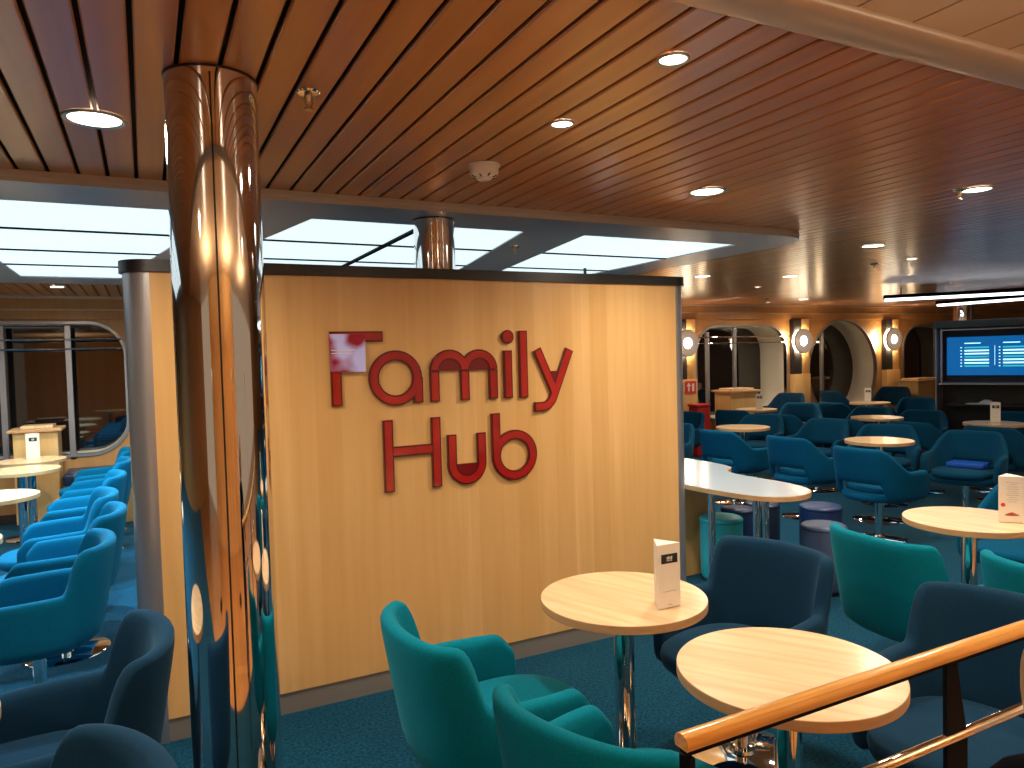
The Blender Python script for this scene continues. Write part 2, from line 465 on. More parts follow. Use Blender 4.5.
for k in (0, 1, 2, 3):                                    # dark joints between panels
    for y in rows[1:-1]:
        bm = bmesh.new(); a, b = grp(y, k); box(bm, (a, y - .008, RZ - .002), (b, y + .008, RZ + .007)); obj('panel_joint', bm, M['black_metal'], raft)
    if k == 2: bm = bmesh.new(); box(bm, (CX - .018, rows[0], RZ - .003), (CX + .018, rows[-1], RZ + .007)); obj('panel_joint', bm, M['black_metal'], raft)
for (lx, ly) in ((-3.0, 4.9), (-.9, 6.3), (-.15, 4.6), (-.4, 5.9), (1.357, 5.9), (2.9, 5.6), (2.9, 4.2)):     # unseen spots added just below the panels to strengthen their light
    L = bpy.data.lights.new('panel_lamp', 'SPOT'); L.energy = 150 if lx < 1 else 45; L.color = (.62, .88, 1.); L.spot_size = math.radians(165); L.spot_blend = 1.; L.shadow_soft_size = .02
    o = bpy.data.objects.new('panel_lamp', L); COL.objects.link(o); o.parent = raft; o.location = (lx, ly, RZ - .02)
bm = bmesh.new(); box(bm, (RX0, RY0 + .4, RZ + .02), (RX1 - .4, RY1 - .2, ZC - .002))
obj('raft_body', bm, M['plank_gap'], raft)

# ---------------------------------------------------------------- timber partition
PY = 3.365
part = thing('partition_wall', 'free-standing maple partition with steel ends and black top cap, carrying the red sign', 'partition', (0, 0, 0))
px0, px1, pr = .03, 2.785, .10
obj('wood_panel', bbox((px0, PY, .10), (px1, PY + 2 * pr, 1.99), 0), M['maple'], part)
obj('kick_plate', bbox((px0, PY + .008, 0), (px1, PY + 2 * pr - .008, .10), 0), M['brown_metal'], part)
for s, xx in ((-1, px0), (1, px1)):
    bm = bmesh.new()
    pts = [(xx + s * pr * math.sin(a), PY + pr - pr * math.cos(a)) for a in [PI * i / 24 for i in range(25)]]
    if s < 0: pts = pts[::-1]
    prism(bm, pts, 0.0, 1.99); obj('end_trim', bm, M['alu'], part, 'auto')
def stadium(x0, x1, y, r, n=16):
    return [(x1 + r * math.sin(a), y - r * math.cos(a)) for a in [PI * i / n for i in range(n + 1)]] + [(x0 - r * math.sin(a), y + r * math.cos(a)) for a in [PI * i / n for i in range(n + 1)]]
bm = bmesh.new(); prism(bm, stadium(px0, px1, PY + pr, pr + .014), 1.99, 2.04); obj('top_cap', bm, M['black'], part, 'auto')
bm = bmesh.new(); box(bm, (2.175, PY + .02, 2.04), (2.187, PY + .032, 2.075)); obj('cap_pin', bm, M['black'], part)

# ---------------------------------------------------------------- sign
sign = thing('wall_sign', 'red acrylic sign reading Family Hub mounted on the maple partition', 'sign', (0, PY, 0))

def ribbon_outline(path, w, closed=False):
    P = [Vector(p) for p in path]; L = []; R = []
    n = len(P)
    for i, p in enumerate(P):
        if closed: t = (P[(i + 1) % n] - P[i - 1]).normalized()
        else: t = (P[min(i + 1, n - 1)] - P[max(i - 1, 0)]).normalized()
        nn = Vector((-t.y, t.x)); L.append(p + nn * w / 2); R.append(p - nn * w / 2)
    return L, R
def slab(bm, path, w, y0, y1, mi, closed=False, ext=0.):
    if ext and not closed:
        P = [Vector(p) for p in path]
        P[0] = P[0] + (P[0] - P[1]).normalized() * ext; P[-1] = P[-1] + (P[-1] - P[-2]).normalized() * ext
        path = P
    L, R = ribbon_outline(path, w, closed)
    n = len(L)
    V = [[bm.verts.new((p.x, y, p.y)) for p in side] for side in (L, R) for y in (y0, y1)]   # L0 L1 R0 R1
    rng = range(n) if closed else range(n - 1)
    for i in rng:
        j = (i + 1) % n
        for a, b in ((0, 1), (1, 3), (3, 2), (2, 0)):
            bm.faces.new((V[a][i], V[a][j], V[b][j], V[b][i])).material_index = mi
    if not closed:
        for i in (0, n - 1): bm.faces.new((V[0][i], V[1][i], V[3][i], V[2][i])).material_index = mi
def plate(bm, pts, y0, y1, mi):
    A = [bm.verts.new((x, y0, z)) for x, z in pts]; B = [bm.verts.new((x, y1, z)) for x, z in pts]
    bm.faces.new(A).material_index = mi; bm.faces.new(B[::-1]).material_index = mi
    for i in range(len(pts)): bm.faces.new((A[i], A[(i + 1) % len(pts)], B[(i + 1) % len(pts)], B[i])).material_index = mi
def arc(cx, cz, r, a0, a1, n=24): return [(cx + r * math.cos(math.radians(a0 + (a1 - a0) * i / n)), cz + r * math.sin(math.radians(a0 + (a1 - a0) * i / n))) for i in range(n + 1)]
SW = .050
def letter(strokes, fills=(), text=''):
    """dark rim slab with a brighter inset face on every stroke; fills are the darker lens pieces"""
    bm = bmesh.new()
    for q, s in enumerate(strokes):
        closed = s[0] == 'ring'; path = circ(*s[1], 48) if closed else s
        slab(bm, path, SW, -.014 - q * .0003, -.001, 0, closed)
    for q, s in enumerate(strokes):
        closed = s[0] == 'ring'; path = circ(*s[1], 48) if closed else s
        slab(bm, path, SW - .015, -.0175 - q * .0003, -.004, 1, closed, ext=-.006)
    for q, f in enumerate(fills): plate(bm, f, -.0130 - q * .0002, -.002, 2)
    o = obj('letter', bm, [M['red_edge'], M['red_face'], M['red_fill']], sign)
    o['label'] = 'red letter %s' % text
    return o
F = letter([[(.786, 1.711), (.786, 1.391)], [(.7605, 1.711), (1.012, 1.711)]], text='F, capital')
bm = bmesh.new(); plate(bm, [(.7597, 1.7235), (.9235, 1.7225), (.9225, 1.547), (.7617, 1.551)], -.024, -.001, 0)
for z, xe in ((1.651, .875), (1.637, .852)): plate(bm, [(.764, z), (xe, z - .001), (xe, z - .0045), (.764, z - .004)], -.0248, -.0235, 1)
ins = obj('photo_insert', bm, [M['photo'], M['card']], sign); ins['label'] = 'square purple photo insert with two white lines'
letter([('ring', (1.0705, 1.511, .108)), [(1.182, 1.511), (1.182, 1.387)]], text='a')
letter([[(1.268, 1.537)[:2], (1.268, 1.387)], [(1.4292, 1.537), (1.4292, 1.387)], [(1.587, 1.537), (1.587, 1.387)],
        arc(1.3486, 1.537, .0806, 180, 0), arc(1.508, 1.537, .079, 180, 0)],
       [arc(1.3486, 1.537, .06, 180, 0), arc(1.508, 1.537, .06, 180, 0)], text='m')
d = arc(1.674, 1.7015, .012, 0, 345, 23)
letter([[(1.6725, 1.632), (1.6725, 1.385)], ('ring', (1.674, 1.7015, .011))], [], text='i')
bm = bmesh.new(); plate(bm, circ(1.674, 1.7015, .014, 24), -.0186, -.001, 0); obj('letter_dot', bm, M['red_face'], sign)
letter([[(1.763, 1.733), (1.763, 1.384)]], text='l')
letter([[(1.8455, 1.634), (1.9492, 1.4034)], [(2.045, 1.630), (1.9492, 1.4034)] + catmull([(1.9492, 1.4034), (1.929, 1.361), (1.896, 1.3345), (1.852, 1.330), (1.823, 1.331)], 5)[1:]],
       [[(1.882, 1.517), (2.012, 1.517), (1.948, 1.40)]], text='y')
letter([[(1.0235, 1.311), (1.0235, .965)], [(1.2668, 1.311), (1.2668, .965)], [(1.04, 1.157), (1.25, 1.157)]], text='H, capital')
letter([[(1.3496, 1.218), (1.3496, 1.067)] + arc(1.4303, 1.067, .0807, 180, 360)[1:] + [(1.511, 1.218)]],
       [arc(1.4303, 1.068, .06, 180, 360)], text='u')
letter([[(1.594, 1.311), (1.594, 1.088)], ('ring', (1.70, 1.088, .106))], text='b')

# ---------------------------------------------------------------- chrome columns
def column(x, y, r, z0, z1, label):
    t = thing('chrome_column', label, 'column', (x, y, z0))
    n = 72
    bm = bmesh.new(); lathe(bm, [(r, 0), (r, z1 - z0)], n); sh = obj('steel_sleeve', bm, M['chrome'], t, 'auto')
    bm = bmesh.new(); lathe(bm, [(r + .0015, z1 - z0 - .006), (r + .0015, z1 - z0)], n); obj('collar', bm, M['black'], t, 'auto')
    return t
c1 = column(.185, 2.085, .115, 0, ZC - .001, 'tall mirror-polished steel column standing in front of the partition')
for a in (-96, 84):                                       # the sleeve is two half shells: narrow joint
    bm = bmesh.new(); aa = math.radians(a)
    tube(bm, [(.1145 * math.cos(aa), .1145 * math.sin(aa), .01), (.1145 * math.cos(aa), .1145 * math.sin(aa), ZC - .02)], .0025, 6)
    obj('seam_strip', bm, M['black'], c1)
column(1.345, 3.50, .104, 2.0405, RZ, 'short mirror-polished steel column rising from the partition top to the ceiling raft')
column(12.05, 7.35, .11, 0, ZC - .001, 'distant mirror-polished steel column behind the television cabinet')
bm = bmesh.new(); tube(bm, [(12.35, 7.35, 0), (12.35, 7.35, ZC)], .03, 12)
tag(obj('steel_pipe', bm, M['alu'], None, True), 'thin steel pipe rising beside the distant column behind the television cabinet', 'pipe')

# ---------------------------------------------------------------- armchairs
def lerp(a, b, t): return a + (b - a) * t
def smooth(t): t = max(0, min(1, t)); return t * t * (3 - 2 * t)

def shell_bm(plan, hfun, bfun, th, lean_side, lean_back, n=49):
    """upholstered shell swept round a horseshoe plan; hfun/bfun give top and bottom at -1..1 round the path"""
    P = resample([Vector((p[0], p[1], 0)) for p in plan], n)
    bm = bmesh.new(); rings = []
    for i, p in enumerate(P):
        t = (P[min(i + 1, n - 1)] - P[max(i - 1, 0)]).normalized(); nn = Vector((t.y, -t.x, 0))
        if nn.dot(p) < 0: nn = -nn
        s = -1 + 2 * i / (n - 1)
        zt, zb = hfun(s), bfun(s)
        back = max(0, -nn.x)
        k = lerp(lean_side, lean_back, back)
        def at(z, off): return p + nn * (off + k * (z - .34)) + Vector((0, 0, z))
        h = zt - zb; r = min(th / 2, h * .3)
        sec = [(zb, .0), (lerp(zb, zt, .33), .0), (lerp(zb, zt, .66), .0), (zt - r, .0), (zt - r * .35, -r * .25), (zt, -th / 2), (zt - r * .35, -th + r * .25), (zt - r, -th), (lerp(zb, zt, .66), -th), (lerp(zb, zt, .33), -th), (zb, -th)]
        rings.append([bm.verts.new(at(z, o)) for z, o in sec])
    m = len(rings[0])
    for A, B in zip(rings, rings[1:]):
        for k in range(m): bm.faces.new((A[k], A[(k + 1) % m], B[(k + 1) % m], B[k]))
    for ring, other, sg in ((rings[0], rings[1], 1), (rings[-1], rings[-2], -1)):
        # rounded arm front
        c = sum((v.co for v in ring), Vector()) / m; d = (ring[5].co - other[5].co); d.z = 0; d.normalize()
        cap = [bm.verts.new(c + (v.co - c) * .86 + d * .018) for v in ring]
        for k in range(m): bm.faces.new((ring[k], ring[(k + 1) % m], cap[(k + 1) % m], cap[k]))
        bm.faces.new(cap)
    return bm

def cushion_bm(x0, x1, wy, z0, z1, ex=2.6, crown=.012, yback=None):
    """rounded seat: superellipse outline, domed top"""
    bm = bmesh.new(); n = 40; cx = (x0 + x1) / 2; rx = (x1 - x0) / 2
    rings = []
    for f, z in ((.90, z0), (.98, z0 + .010), (1.0, lerp(z0, z1, .5)), (.985, z1 - .012), (.93, z1 - .002), (.6, z1 + crown * .7), (.25, z1 + crown)):
        ring = []
        for i in range(n):
            a = 2 * PI * i / n; c, s = math.cos(a), math.sin(a)
            px = abs(c) ** (2 / ex) * (1 if c >= 0 else -1); py = abs(s) ** (2 / ex) * (1 if s >= 0 else -1)
            narrow = 1 if yback is None else lerp(yback / wy, 1, smooth((px + 1) / 1.3))
            ring.append(bm.verts.new((cx + rx * px * f, wy * py * f * narrow, z)))
        rings.append(ring)
    for A, B in zip(rings, rings[1:]):
        for i in range(n): bm.faces.new((A[i], A[(i + 1) % n], B[(i + 1) % n], B[i]))
    bm.faces.new(rings[0][::-1]); bm.faces.new(rings[-1])
    return bm

def subsurf(o, lv=1):
    md = o.modifiers.new('s', 'SUBSURF'); md.levels = lv; md.render_levels = lv

def pedestal(t, r=.22):
    obj('post', lathed([(.028, .018), (.028, .33), (.045, .335), (.045, .345)], 20), M['chrome'], t, 'auto')
    obj('base_disc', lathed([(r, 0), (r, .006), (r * .97, .010), (r * .3, .017), (.05, .020), (.045, .032), (.03, .034)], 48), M['chrome'], t, 'auto')
    obj('swivel_plate', bbox((-.11, -.11, .333), (.11, .11, .347), .003), M['black_metal'], t)

def tub_chair(name, fab, label, loc, rz, group):
    """round-backed tub chair: high wrapped back stepping down to lower arms"""
    t = thing(name, label, 'armchair', loc, rz, group)
    half = catmull([(.205, .262), (.09, .278), (-.03, .280), (-.13, .262), (-.205, .215), (-.245, .14), (-.262, .05)], 6)
    half = [(p[0], p[1]) for p in [tuple(v) for v in half]]
    plan = half + [(-.264, 0)] + [(x, -y) for x, y in reversed(half)]
    def hf(s):
        a = abs(s)
        back = .800 - .012 * a
        arm = .605 - .012 * max(0, (a - .55)) / .45
        e = smooth((a - .39) / .075)                     # steep step from back to arm
        h = lerp(back, arm, e)
        if a > .93: h -= .05 * ((a - .93) / .07) ** 2
        return h
    def bf(s): return .345
    sh = obj('shell', shell_bm(plan, hf, bf, .058, .05, .17), fab, t, True); subsurf(sh)
    seat = obj('seat_cushion', cushion_bm(-.20, .335, .232, .385, .455, 2.5), fab, t, True)
    pan = obj('seat_base', cushion_bm(-.235, .27, .262, .335, .395, 2.5, 0), fab, t, True)
    pedestal(t)
    return t

def wing_chair(name, fab, label, loc, rz, group):
    """armchair with straight back sloping into splayed arms and a slot under the backrest"""
    t = thing(name, label, 'armchair', loc, rz, group)
    half = catmull([(.19, .308), (.08, .320), (-.03, .312), (-.12, .285), (-.20, .235), (-.252, .175), (-.272, .09)], 6)
    half = [(v.x, v.y) for v in [Vector(q) for q in half]]
    plan = half + [(-.276, 0)] + [(x, -y) for x, y in reversed(half)]
    def hf(s):
        a = abs(s)
        if a < .29: h = .79
        elif a < .62: h = lerp(.79, .605, smooth((a - .27) / .36) * .5 + .5 * (a - .29) / .33)
        else: h = .605 - .008 * (a - .62)
        if a > .94: h -= .045 * ((a - .94) / .06) ** 2
        return h
    def bf(s):
        a = abs(s)
        return lerp(.492, .36, smooth((a - .30) / .05))
    sh = obj('shell', shell_bm(plan, hf, bf, .055, .06, .13), fab, t, True); subsurf(sh)
    obj('seat_cushion', cushion_bm(-.215, .325, .25, .405, .462, 2.4), fab, t, True)
    obj('seat_base', cushion_bm(-.285, .28, .30, .345, .415, 2.4, 0, yback=.25), fab, t, True)
    pedestal(t, .215)
    return t

def place(src, label, x, y, deg, group=None, sz=1.):
    """put the first one itself, then copies of the thing with its parts"""
    if not src.get('_placed'):
        src['_placed'] = 1; o = src
    else: o = copy_tree(src)
    o.location = (x, y, 0); o.rotation_euler = (0, 0, math.radians(deg)); o.scale = (1, 1, sz)
    o['label'] = label; o['category'] = 'armchair'
    if group: o['group'] = group
    return o

teal = tub_chair('tub_chair', M['fab_teal'], 'x', (0, 0, 0), 0, None)
g = 'armchairs around the near tables'
place(teal, 'teal tub chair with its back to the chrome column, left of the carded table', .955, 2.10, 2, g)
place(teal, 'bright teal tub chair cut by the bottom edge, left of the handrail end', 1.05, 1.45, 20, g)
place(teal, 'dark-backed teal tub chair from behind, left of the table with the menu card', 3.04, 2.06, -3, g)
place(teal, 'teal tub chair cut by the right edge, before the menu card table', 3.13, 1.43, -6, g)
navy = tub_chair('tub_chair', M['fab_navy'], 'x', (0, 0, 0), 0, None)
place(navy, 'navy tub chair facing the carded table, beyond the nearest tabletop', 2.05, 2.12, 190, g)
place(navy, 'navy tub chair behind the handrail, right of the nearest round table', 2.17, 1.29, 188, g)
g2 = 'armchairs in the left aisle'
place(navy, 'dark navy tub chair at lower left beside the partition end, arm in view', -.285, 2.46, 181, g2)
place(navy, 'navy tub chair at bottom left, only its rim in view', -.31, 1.59, 198, g2)
azure = tub_chair('tub_chair', M['fab_row_lit'], 'x', (0, 0, 0), 0, None)  # tub chair with the cool light tinted into its fabric
for (y, dx, rz, lab) in ((3.95, 0, 180, 'azure-lit tub chair nearest in the left row, over a shiny disc'), (4.75, .03, 176, 'azure-lit tub chair second in the left row, its rim nearly touching the partition end'),
                         (5.38, -.03, 184, 'azure-lit tub chair third in the left row, between two taller-looking neighbours'), (6.28, 0, 180, 'azure-lit tub chair fourth in the left row, with its round seat showing in front'),
                         (7.2, .04, 178, 'azure-lit tub chair fifth in the left row, half hidden by the partition end'), (8.05, .05, 182, 'azure-lit tub chair farthest in the left row, next to the window bench')):
    place(azure, lab.replace('sunlit-blue ', ''), -.49 + dx, y, rz, g2)

wing = wing_chair('wing_armchair', M['fab_blue'], 'x', (0, 0, 0), 0, None)
g3 = 'armchairs of the far lounge'
WC = [
 (5.50, 5.74, 5, 'blue armchair from behind, leftmost of the three behind the long white table'),
 (5.58, 4.89, 3, 'blue armchair seen from behind, middle of the three beyond the long white table'),
 (5.42, 4.00, 3, 'blue armchair from behind on a steel disc, nearest of the three slotted backs'),
 (7.42, 7.62, 20, 'shaded blue armchair from behind, in front of the podium by the arched window'),
 (6.70, 6.62, 203, 'blue armchair facing the camera behind the round table left of the far lounge'),
 (8.62, 7.66, 215, 'blue armchair facing the camera below the pilaster left of the round window'),
 (7.42, 6.62, -4, 'shaded blue armchair back wedged between two front-facing chairs'),
 (6.74, 5.74, 192, 'shaded blue armchair facing the camera, behind the middle of the three chair backs'),
 (7.40, 5.80, 10, 'shaded blue armchair back left of the round table in the middle of the lounge'),
 (9.45, 7.55, -2, 'shaded blue armchair back just under the round window'),
 (8.60, 6.52, 197, 'blue armchair facing the camera behind the table in the middle of the lounge'),
 (6.68, 4.86, 208, 'shaded blue armchair facing the camera directly behind the well-lit round table'),
 (7.60, 5.06, 5, 'shaded blue armchair back right of the well-lit round table'),
 (10.62, 7.15, 215, 'blue armchair facing the camera under the third sconce, left of the television cabinet'),
 (8.52, 5.74, 198, 'blue armchair facing the camera before the left edge of the television cabinet'),
 (8.98, 4.86, 200, 'blue armchair behind the carded table in front of the television'),
 (7.70, 4.30, 8, 'shaded blue armchair back with a teal arm, at the right edge of the picture'),
 (6.68, 4.04, 197, 'large blue armchair facing the camera with a bright blue book on its seat'),
 (4.45, 2.32, 190, 'blue armchair behind the round table with the menu card, round seat front showing'),
 (5.18, 6.50, 200, 'blue armchair cut off by the partition end, facing the camera with both arms in view'),
 (6.32, 7.62, 192, 'blue armchair peeping out beside the partition end, under the red box'),
]
M['fab_blue_shaded'] = fabric('blue_wool_shaded', (.002, .052, .112), .12, (.3, .7, 1.))  # shaded copy of the blue wool: weaker light put into the colour
wing_shaded = wing_chair('wing_armchair', M['fab_blue_shaded'], 'x', (0, 0, 0), 0, None)
for i, (x, y, rz, lab) in enumerate(WC): place(wing if i in (0, 1, 2, 18) else wing_shaded, lab, x, y, rz, g3)
wnavy = wing_chair('wing_armchair', M['fab_navy'], 'x', (0, 0, 0), 0, None)
place(wnavy, 'navy armchair standing before the arched window, right of the wooden podium', 9.22, 8.52, 192, g3, 1.12)
place(wnavy, 'navy armchair standing at the right foot of the round window', 11.72, 8.40, 200, g3, 1.12)
place(wnavy, 'navy armchair seen edge-on at the left foot of the round window', 10.55, 8.45, -10, g3, 1.12)
place(wnavy, 'navy armchair back against the wooden podium beside the television cabinet', 11.35, 7.05, 190, g3, 1.0)
for o in COL.objects:
    if '_placed' in o: del o['_placed']

# ---------------------------------------------------------------- round tables
tb = thing('round_table', 'x', 'table')
TR = .292
obj('tabletop', lathed([(TR - .002, .712), (TR, .714), (TR, .7395), (TR - .0015, .741)], 72), [M['table_edge'], M['table_wood']], tb, 'auto')
for p in tb.children[0].data.polygons:
    if p.normal.z > .9: p.material_index = 1
obj('post', lathed([(.036, .02), (.036, .69), (.11, .70), (.11, .711)], 28), M['chrome'], tb, 'auto')
obj('base_disc', lathed([(.23, 0), (.23, .006), (.222, .011), (.07, .020), (.055, .032), (.036, .036)], 56), M['chrome'], tb, 'auto')
TT = [
 (1.48, 2.10, 20, 'round beech table in front of the partition with a white card standing on it'),
 (1.515, 1.395, 35, 'nearest round beech table, large oval in view partly under the handrail'),
 (3.60, 2.16, 10, 'round beech table near the right edge with the menu card on it'),
 (6.02, 4.43, 60, 'round beech table behind the nearest slotted chair, brightly lit at the right'),
 (5.98, 6.10, 15, 'round beech table behind the leftmost of the three blue chair backs'),
 (7.98, 5.90, 30, 'round beech table in the middle of the far lounge without a card'),
 (10.05, 7.55, 20, 'small-looking round table with a card below the round window'),
 (7.93, 7.82, 40, 'round table with a card below the arched window'),
 (8.22, 4.66, 10, 'round table with a card in front of the television cabinet'),
 (-1.00, 8.16, 0, 'farthest round table of the left aisle with a card on it'),
 (-.98, 7.42, 12, 'round table just in front of the farthest one in the left aisle'),
 (-.98, 5.98, 33, 'round table third from the window in the left aisle'),
 (-.98, 4.48, 70, 'round table near the left edge, only its rounded tip in view'),
 (-.655, 2.20, 5, 'round table hardly in view at the left edge beside the dark navy chair'),
]
for i, (x, y, rz, lab) in enumerate(TT):
    o = tb if i == 0 else copy_tree(tb)
    o.location = (x, y, 0); o.rotation_euler = (0, 0, math.radians(rz)); o['label'] = lab; o['group'] = 'round beech tables'

# ---------------------------------------------------------------- standing cards
def card(x, y, z, deg, label, menu=False, w=.096, h=.218):
    t = thing('table_card', label, 'card', (x, y, z), math.radians(deg), 'white three-sided cards on the tables')
    # triangular prism, front face in the plane y = -w/3
    q = w * math.sqrt(3) / 2
    tri = [(-w / 2, -q / 3), (w / 2, -q / 3), (0, 2 * q / 3)]
    bm = bmesh.new(); prism(bm, tri, .0015, h); bmesh.ops.bevel(bm, geom=[e for e in bm.edges], offset=.0012, segments=1, affect='EDGES')
    obj('card_body', bm, M['card'], t)
    yf = -q / 3 - .0006
    if not menu:
        bm = bmesh.new(); box(bm, (-.030, yf, h * .70), (.036, yf + .001, h * .845)); obj('label_block', bm, M['ink'], t)
        bm = bmesh.new()
        for i in range(4):
            box(bm, (-.008 + i * .006, yf - .0006, h * .765), (-.004 + i * .006, yf, h * (.80 + .008 * (i % 2))))
            box(bm, (-.008 + i * .006, yf - .0006, h * .735), (-.005 + i * .006, yf, h * .757))
        obj('label_lettering', bm, M['card'], t)
        bm = bmesh.new(); box(bm, (-.024, yf, h * .262), (.030, yf + .001, h * .270)); box(bm, (-.004, yf, h * .05), (.012, yf + .001, h * .062))
        obj('small_print', bm, M['grey_ink'], t)
    else:
        bm = bmesh.new()
        for i in range(10):
            wd = (.06, .03, .046, .05, .04, .05, .052, .03, .05, .036)[i]
            box(bm, (.006 - wd / 2, yf, h * (.86 - .045 * i)), (.006 + wd / 2, yf + .001, h * (.868 - .045 * i)))
        obj('small_print', bm, M['grey_ink'], t)
        bm = bmesh.new(); lathe(bm, [(.0095, 0), (.0095, .001)], 20); bmesh.ops.rotate(bm, verts=bm.verts[:], matrix=Matrix.Rotation(PI / 2, 3, 'X')); bmesh.ops.translate(bm, verts=bm.verts[:], vec=(-.033, yf + .001, h * .385))
        obj('red_stamp', bm, M['red_ink'], t)
        bm = bmesh.new()
        pts = [(-.028, .17), (-.012, .21), (.004, .235), (.016, .21), (.030, .185), (.034, .165), (.0, .15), (-.02, .155)]
        plate(bm, [(a, b * h) for a, b in pts], yf, yf + .001, 0)
        obj('food_picture', bm, M['food'], t)
    # side face print
    return t
card(1.540, 1.945, .741, -2, 'white three-sided card with black label on the table in front of the partition')
card(3.69, 2.02, .741, -50, 'white three-sided menu card with a red stamp, cut by the right edge', True, .105, .225)
card(7.97, 7.80, .741, -42, 'white card on the table below the arched window')
card(10.12, 7.64, .741, -48, 'white card on the table below the round window')
card(8.33, 4.71, .741, -58, 'white card on the table in front of the television cabinet')
card(-.985, 8.27, .741, -3, 'white card on the farthest table of the left aisle', w=.115, h=.24)

# ---------------------------------------------------------------- long serpentine table and stools
LT = thing('long_table', 'long curved white-topped table with beech edge, coming out behind the partition end', 'table')
pts = catmull([(3.19, 5.35, 0), (3.165, 4.4, 0), (3.17, 3.80, 0), (3.20, 3.45, 0), (3.27, 3.20, 0), (3.40, 3.095, 0), (3.56, 3.10, 0), (3.69, 3.20, 0), (3.755, 3.42, 0), (3.745, 3.68, 0), (3.745, 3.90, 0), (3.80, 4.03, 0), (3.93, 4.14, 0), (3.985, 4.38, 0), (3.965, 4.75, 0), (3.96, 5.35, 0), (3.6, 5.5, 0)], 6, True)
pts = [(p.x, p.y) for p in pts]
bm = bmesh.new(); prism(bm, pts, .690, .719, 0)
for f in bm.faces:
    f.material_index = 0
obj('table_edge', bm, M['table_edge'], LT, 'auto')
ce = Vector((3.5, 4.3))
bm = bmesh.new()
n = len(pts); ins = []
for i, (x, y) in enumerate(pts):
    p, q = pts[i - 1], pts[(i + 1) % n]; tt = Vector((q[0] - p[0], q[1] - p[1])).normalized()
    ins.append((x - tt.y * .010, y + tt.x * .010))
prism(bm, ins, .7185, .7215); obj('white_top', bm, M['white_top'], LT)
for (x, y) in ((3.40, 3.36), (3.32, 3.68), (3.62, 3.50)):
    obj('leg', lathed([(.035, 0), (.035, .008), (.024, .012), (.024, .675), (.06, .68), (.06, .689)], 20, ), M['chrome'], LT, 'auto').location = (x, y, 0)
obj('support_panel', bbox((3.23, 4.02, 0), (3.66, 4.06, .689), .003), M['maple'], LT)
obj('support_panel', bbox((3.50, 4.45, 0), (3.90, 4.49, .689), .003), M['dark_board'], LT)['label'] = 'dark board panel'
st = thing('round_stool', 'x', 'stool')
def stool(first, vin, label, x, y, r=.145, h=.45):
    t = thing('round_stool', label, 'stool', (x, y, 0), 0, 'cylinder stools at the long table')
    obj('upholstered_drum', lathed([(r - .012, .03), (r - .004, .045), (r, .2), (r, h - .030)], 40), vin, t, 'auto')
    obj('seat_pad', lathed([(r - .002, h - .0295), (r + .002, h - .024), (r + .001, h - .012), (r - .012, h - .002), (r * .5, h + .003), (0, h + .004)], 40), vin, t, True)
    obj('plinth', lathed([(r - .025, 0), (r - .025, .03)], 32), M['black'], t, 'auto')
bpy.data.objects.remove(st)
stool(0, M['vinyl_teal'], 'turquoise cylinder stool under the near side of the long table', 3.54, 3.83)
stool(0, M['vinyl_navy'], 'navy cylinder stool beside the partition end under the long table', 3.36, 4.24, .13)
stool(0, M['vinyl_navy'], 'navy cylinder stool right of the long table tip, behind the slate one', 4.40, 3.72, .148)
stool(0, M['vinyl_grey'], 'slate blue cylinder stool behind the dark-backed teal chair', 3.93, 3.30, .14)

stool(0, M['vinyl_navy'], 'dark navy cylinder stool in shade behind the wooden support of the long table', 3.84, 3.98, .12)
stool(0, M['bench'], 'midnight blue cylinder stool in shade under the far side of the long table', 4.12, 4.02, .13)

# blue book on the chair seat
bk = bbox((-.11, -.15, 0), (.11, .15, .04), .006)
tag(obj('blue_book', bk, M['blue_book'], None, 'auto'), 'bright blue book or folder lying on the seat of the large blue armchair', 'book')
b = bpy.data.objects['blue_book']; b.location = (6.72, 4.04, .480); b.rotation_euler = (0, 0, math.radians(15))

# ---------------------------------------------------------------- podiums, bench, red box, exit sign
def podium(x, y, rz, w, d, h, label):
    t = thing('wooden_podium', label, 'cabinet', (x, y, 0), math.radians(rz))
    obj('body', bbox((-w / 2, -d / 2, .06), (w / 2, d / 2, h - .03), .004), M['maple'], t)
    obj('top_board', bbox((-w / 2 - .04, -d / 2 - .04, h - .0295), (w / 2 + .04, d / 2 + .04, h), .005), M['table_edge'], t)
    obj('raised_lid', bbox((-w / 2 + .06, -d / 2 + .05, h + .0005), (w / 2 - .04, d / 2 - .03, h + .03), .006), M['table_wood'], t)
    obj('plinth', bbox((-w / 2 + .03, -d / 2 + .03, 0), (w / 2 - .03, d / 2 - .03, .0595), 0), M['black'], t)
podium(-1.0, 8.74, 0, .38, .36, 1.0, 'light wooden waste podium in front of the left window')
podium(8.32, 8.62, -6, .52, .40, .98, 'light wooden waste podium in front of the arched window')
podium(12.75, 8.50, 0, .80, .40, .98, 'light wooden waste podium left of the television cabinet')
bn = thing('window_bench', 'low dark blue cushioned bench on a wooden base below the left window', 'bench', (0, 0, 0))
obj('bench_base', bbox((-.76, 8.42, 0), (1.85, 8.95, .42), .004), M['maple'], bn)
for i in range(4):
    obj('cushion', bbox((-.775 + i * .66, 8.39, .421), (-.775 + i * .66 + .655, 8.96, .54), .03, 3), M['bench'], bn, 'auto')
eb = thing('red_box', 'red plastic box beside the partition end below the exit sign', 'box', (7.56, 8.62, 0))
obj('box_body', bbox((-.13, -.10, 0), (.13, .10, .75), .02), M['red_box'], eb)
obj('box_lid', bbox((-.14, -.11, .751), (.14, .11, .80), .015), M['red_box'], eb)
sg = thing('exit_sign', 'small red safety sign with white symbols on the wooden block beside the partition end', 'sign', (7.60, YF - .121, 1.04))
obj('plate', bbox((-.09, -.003, -.10), (.13, .003, .10), 0), M['red_ink'], sg)
bm = bmesh.new()
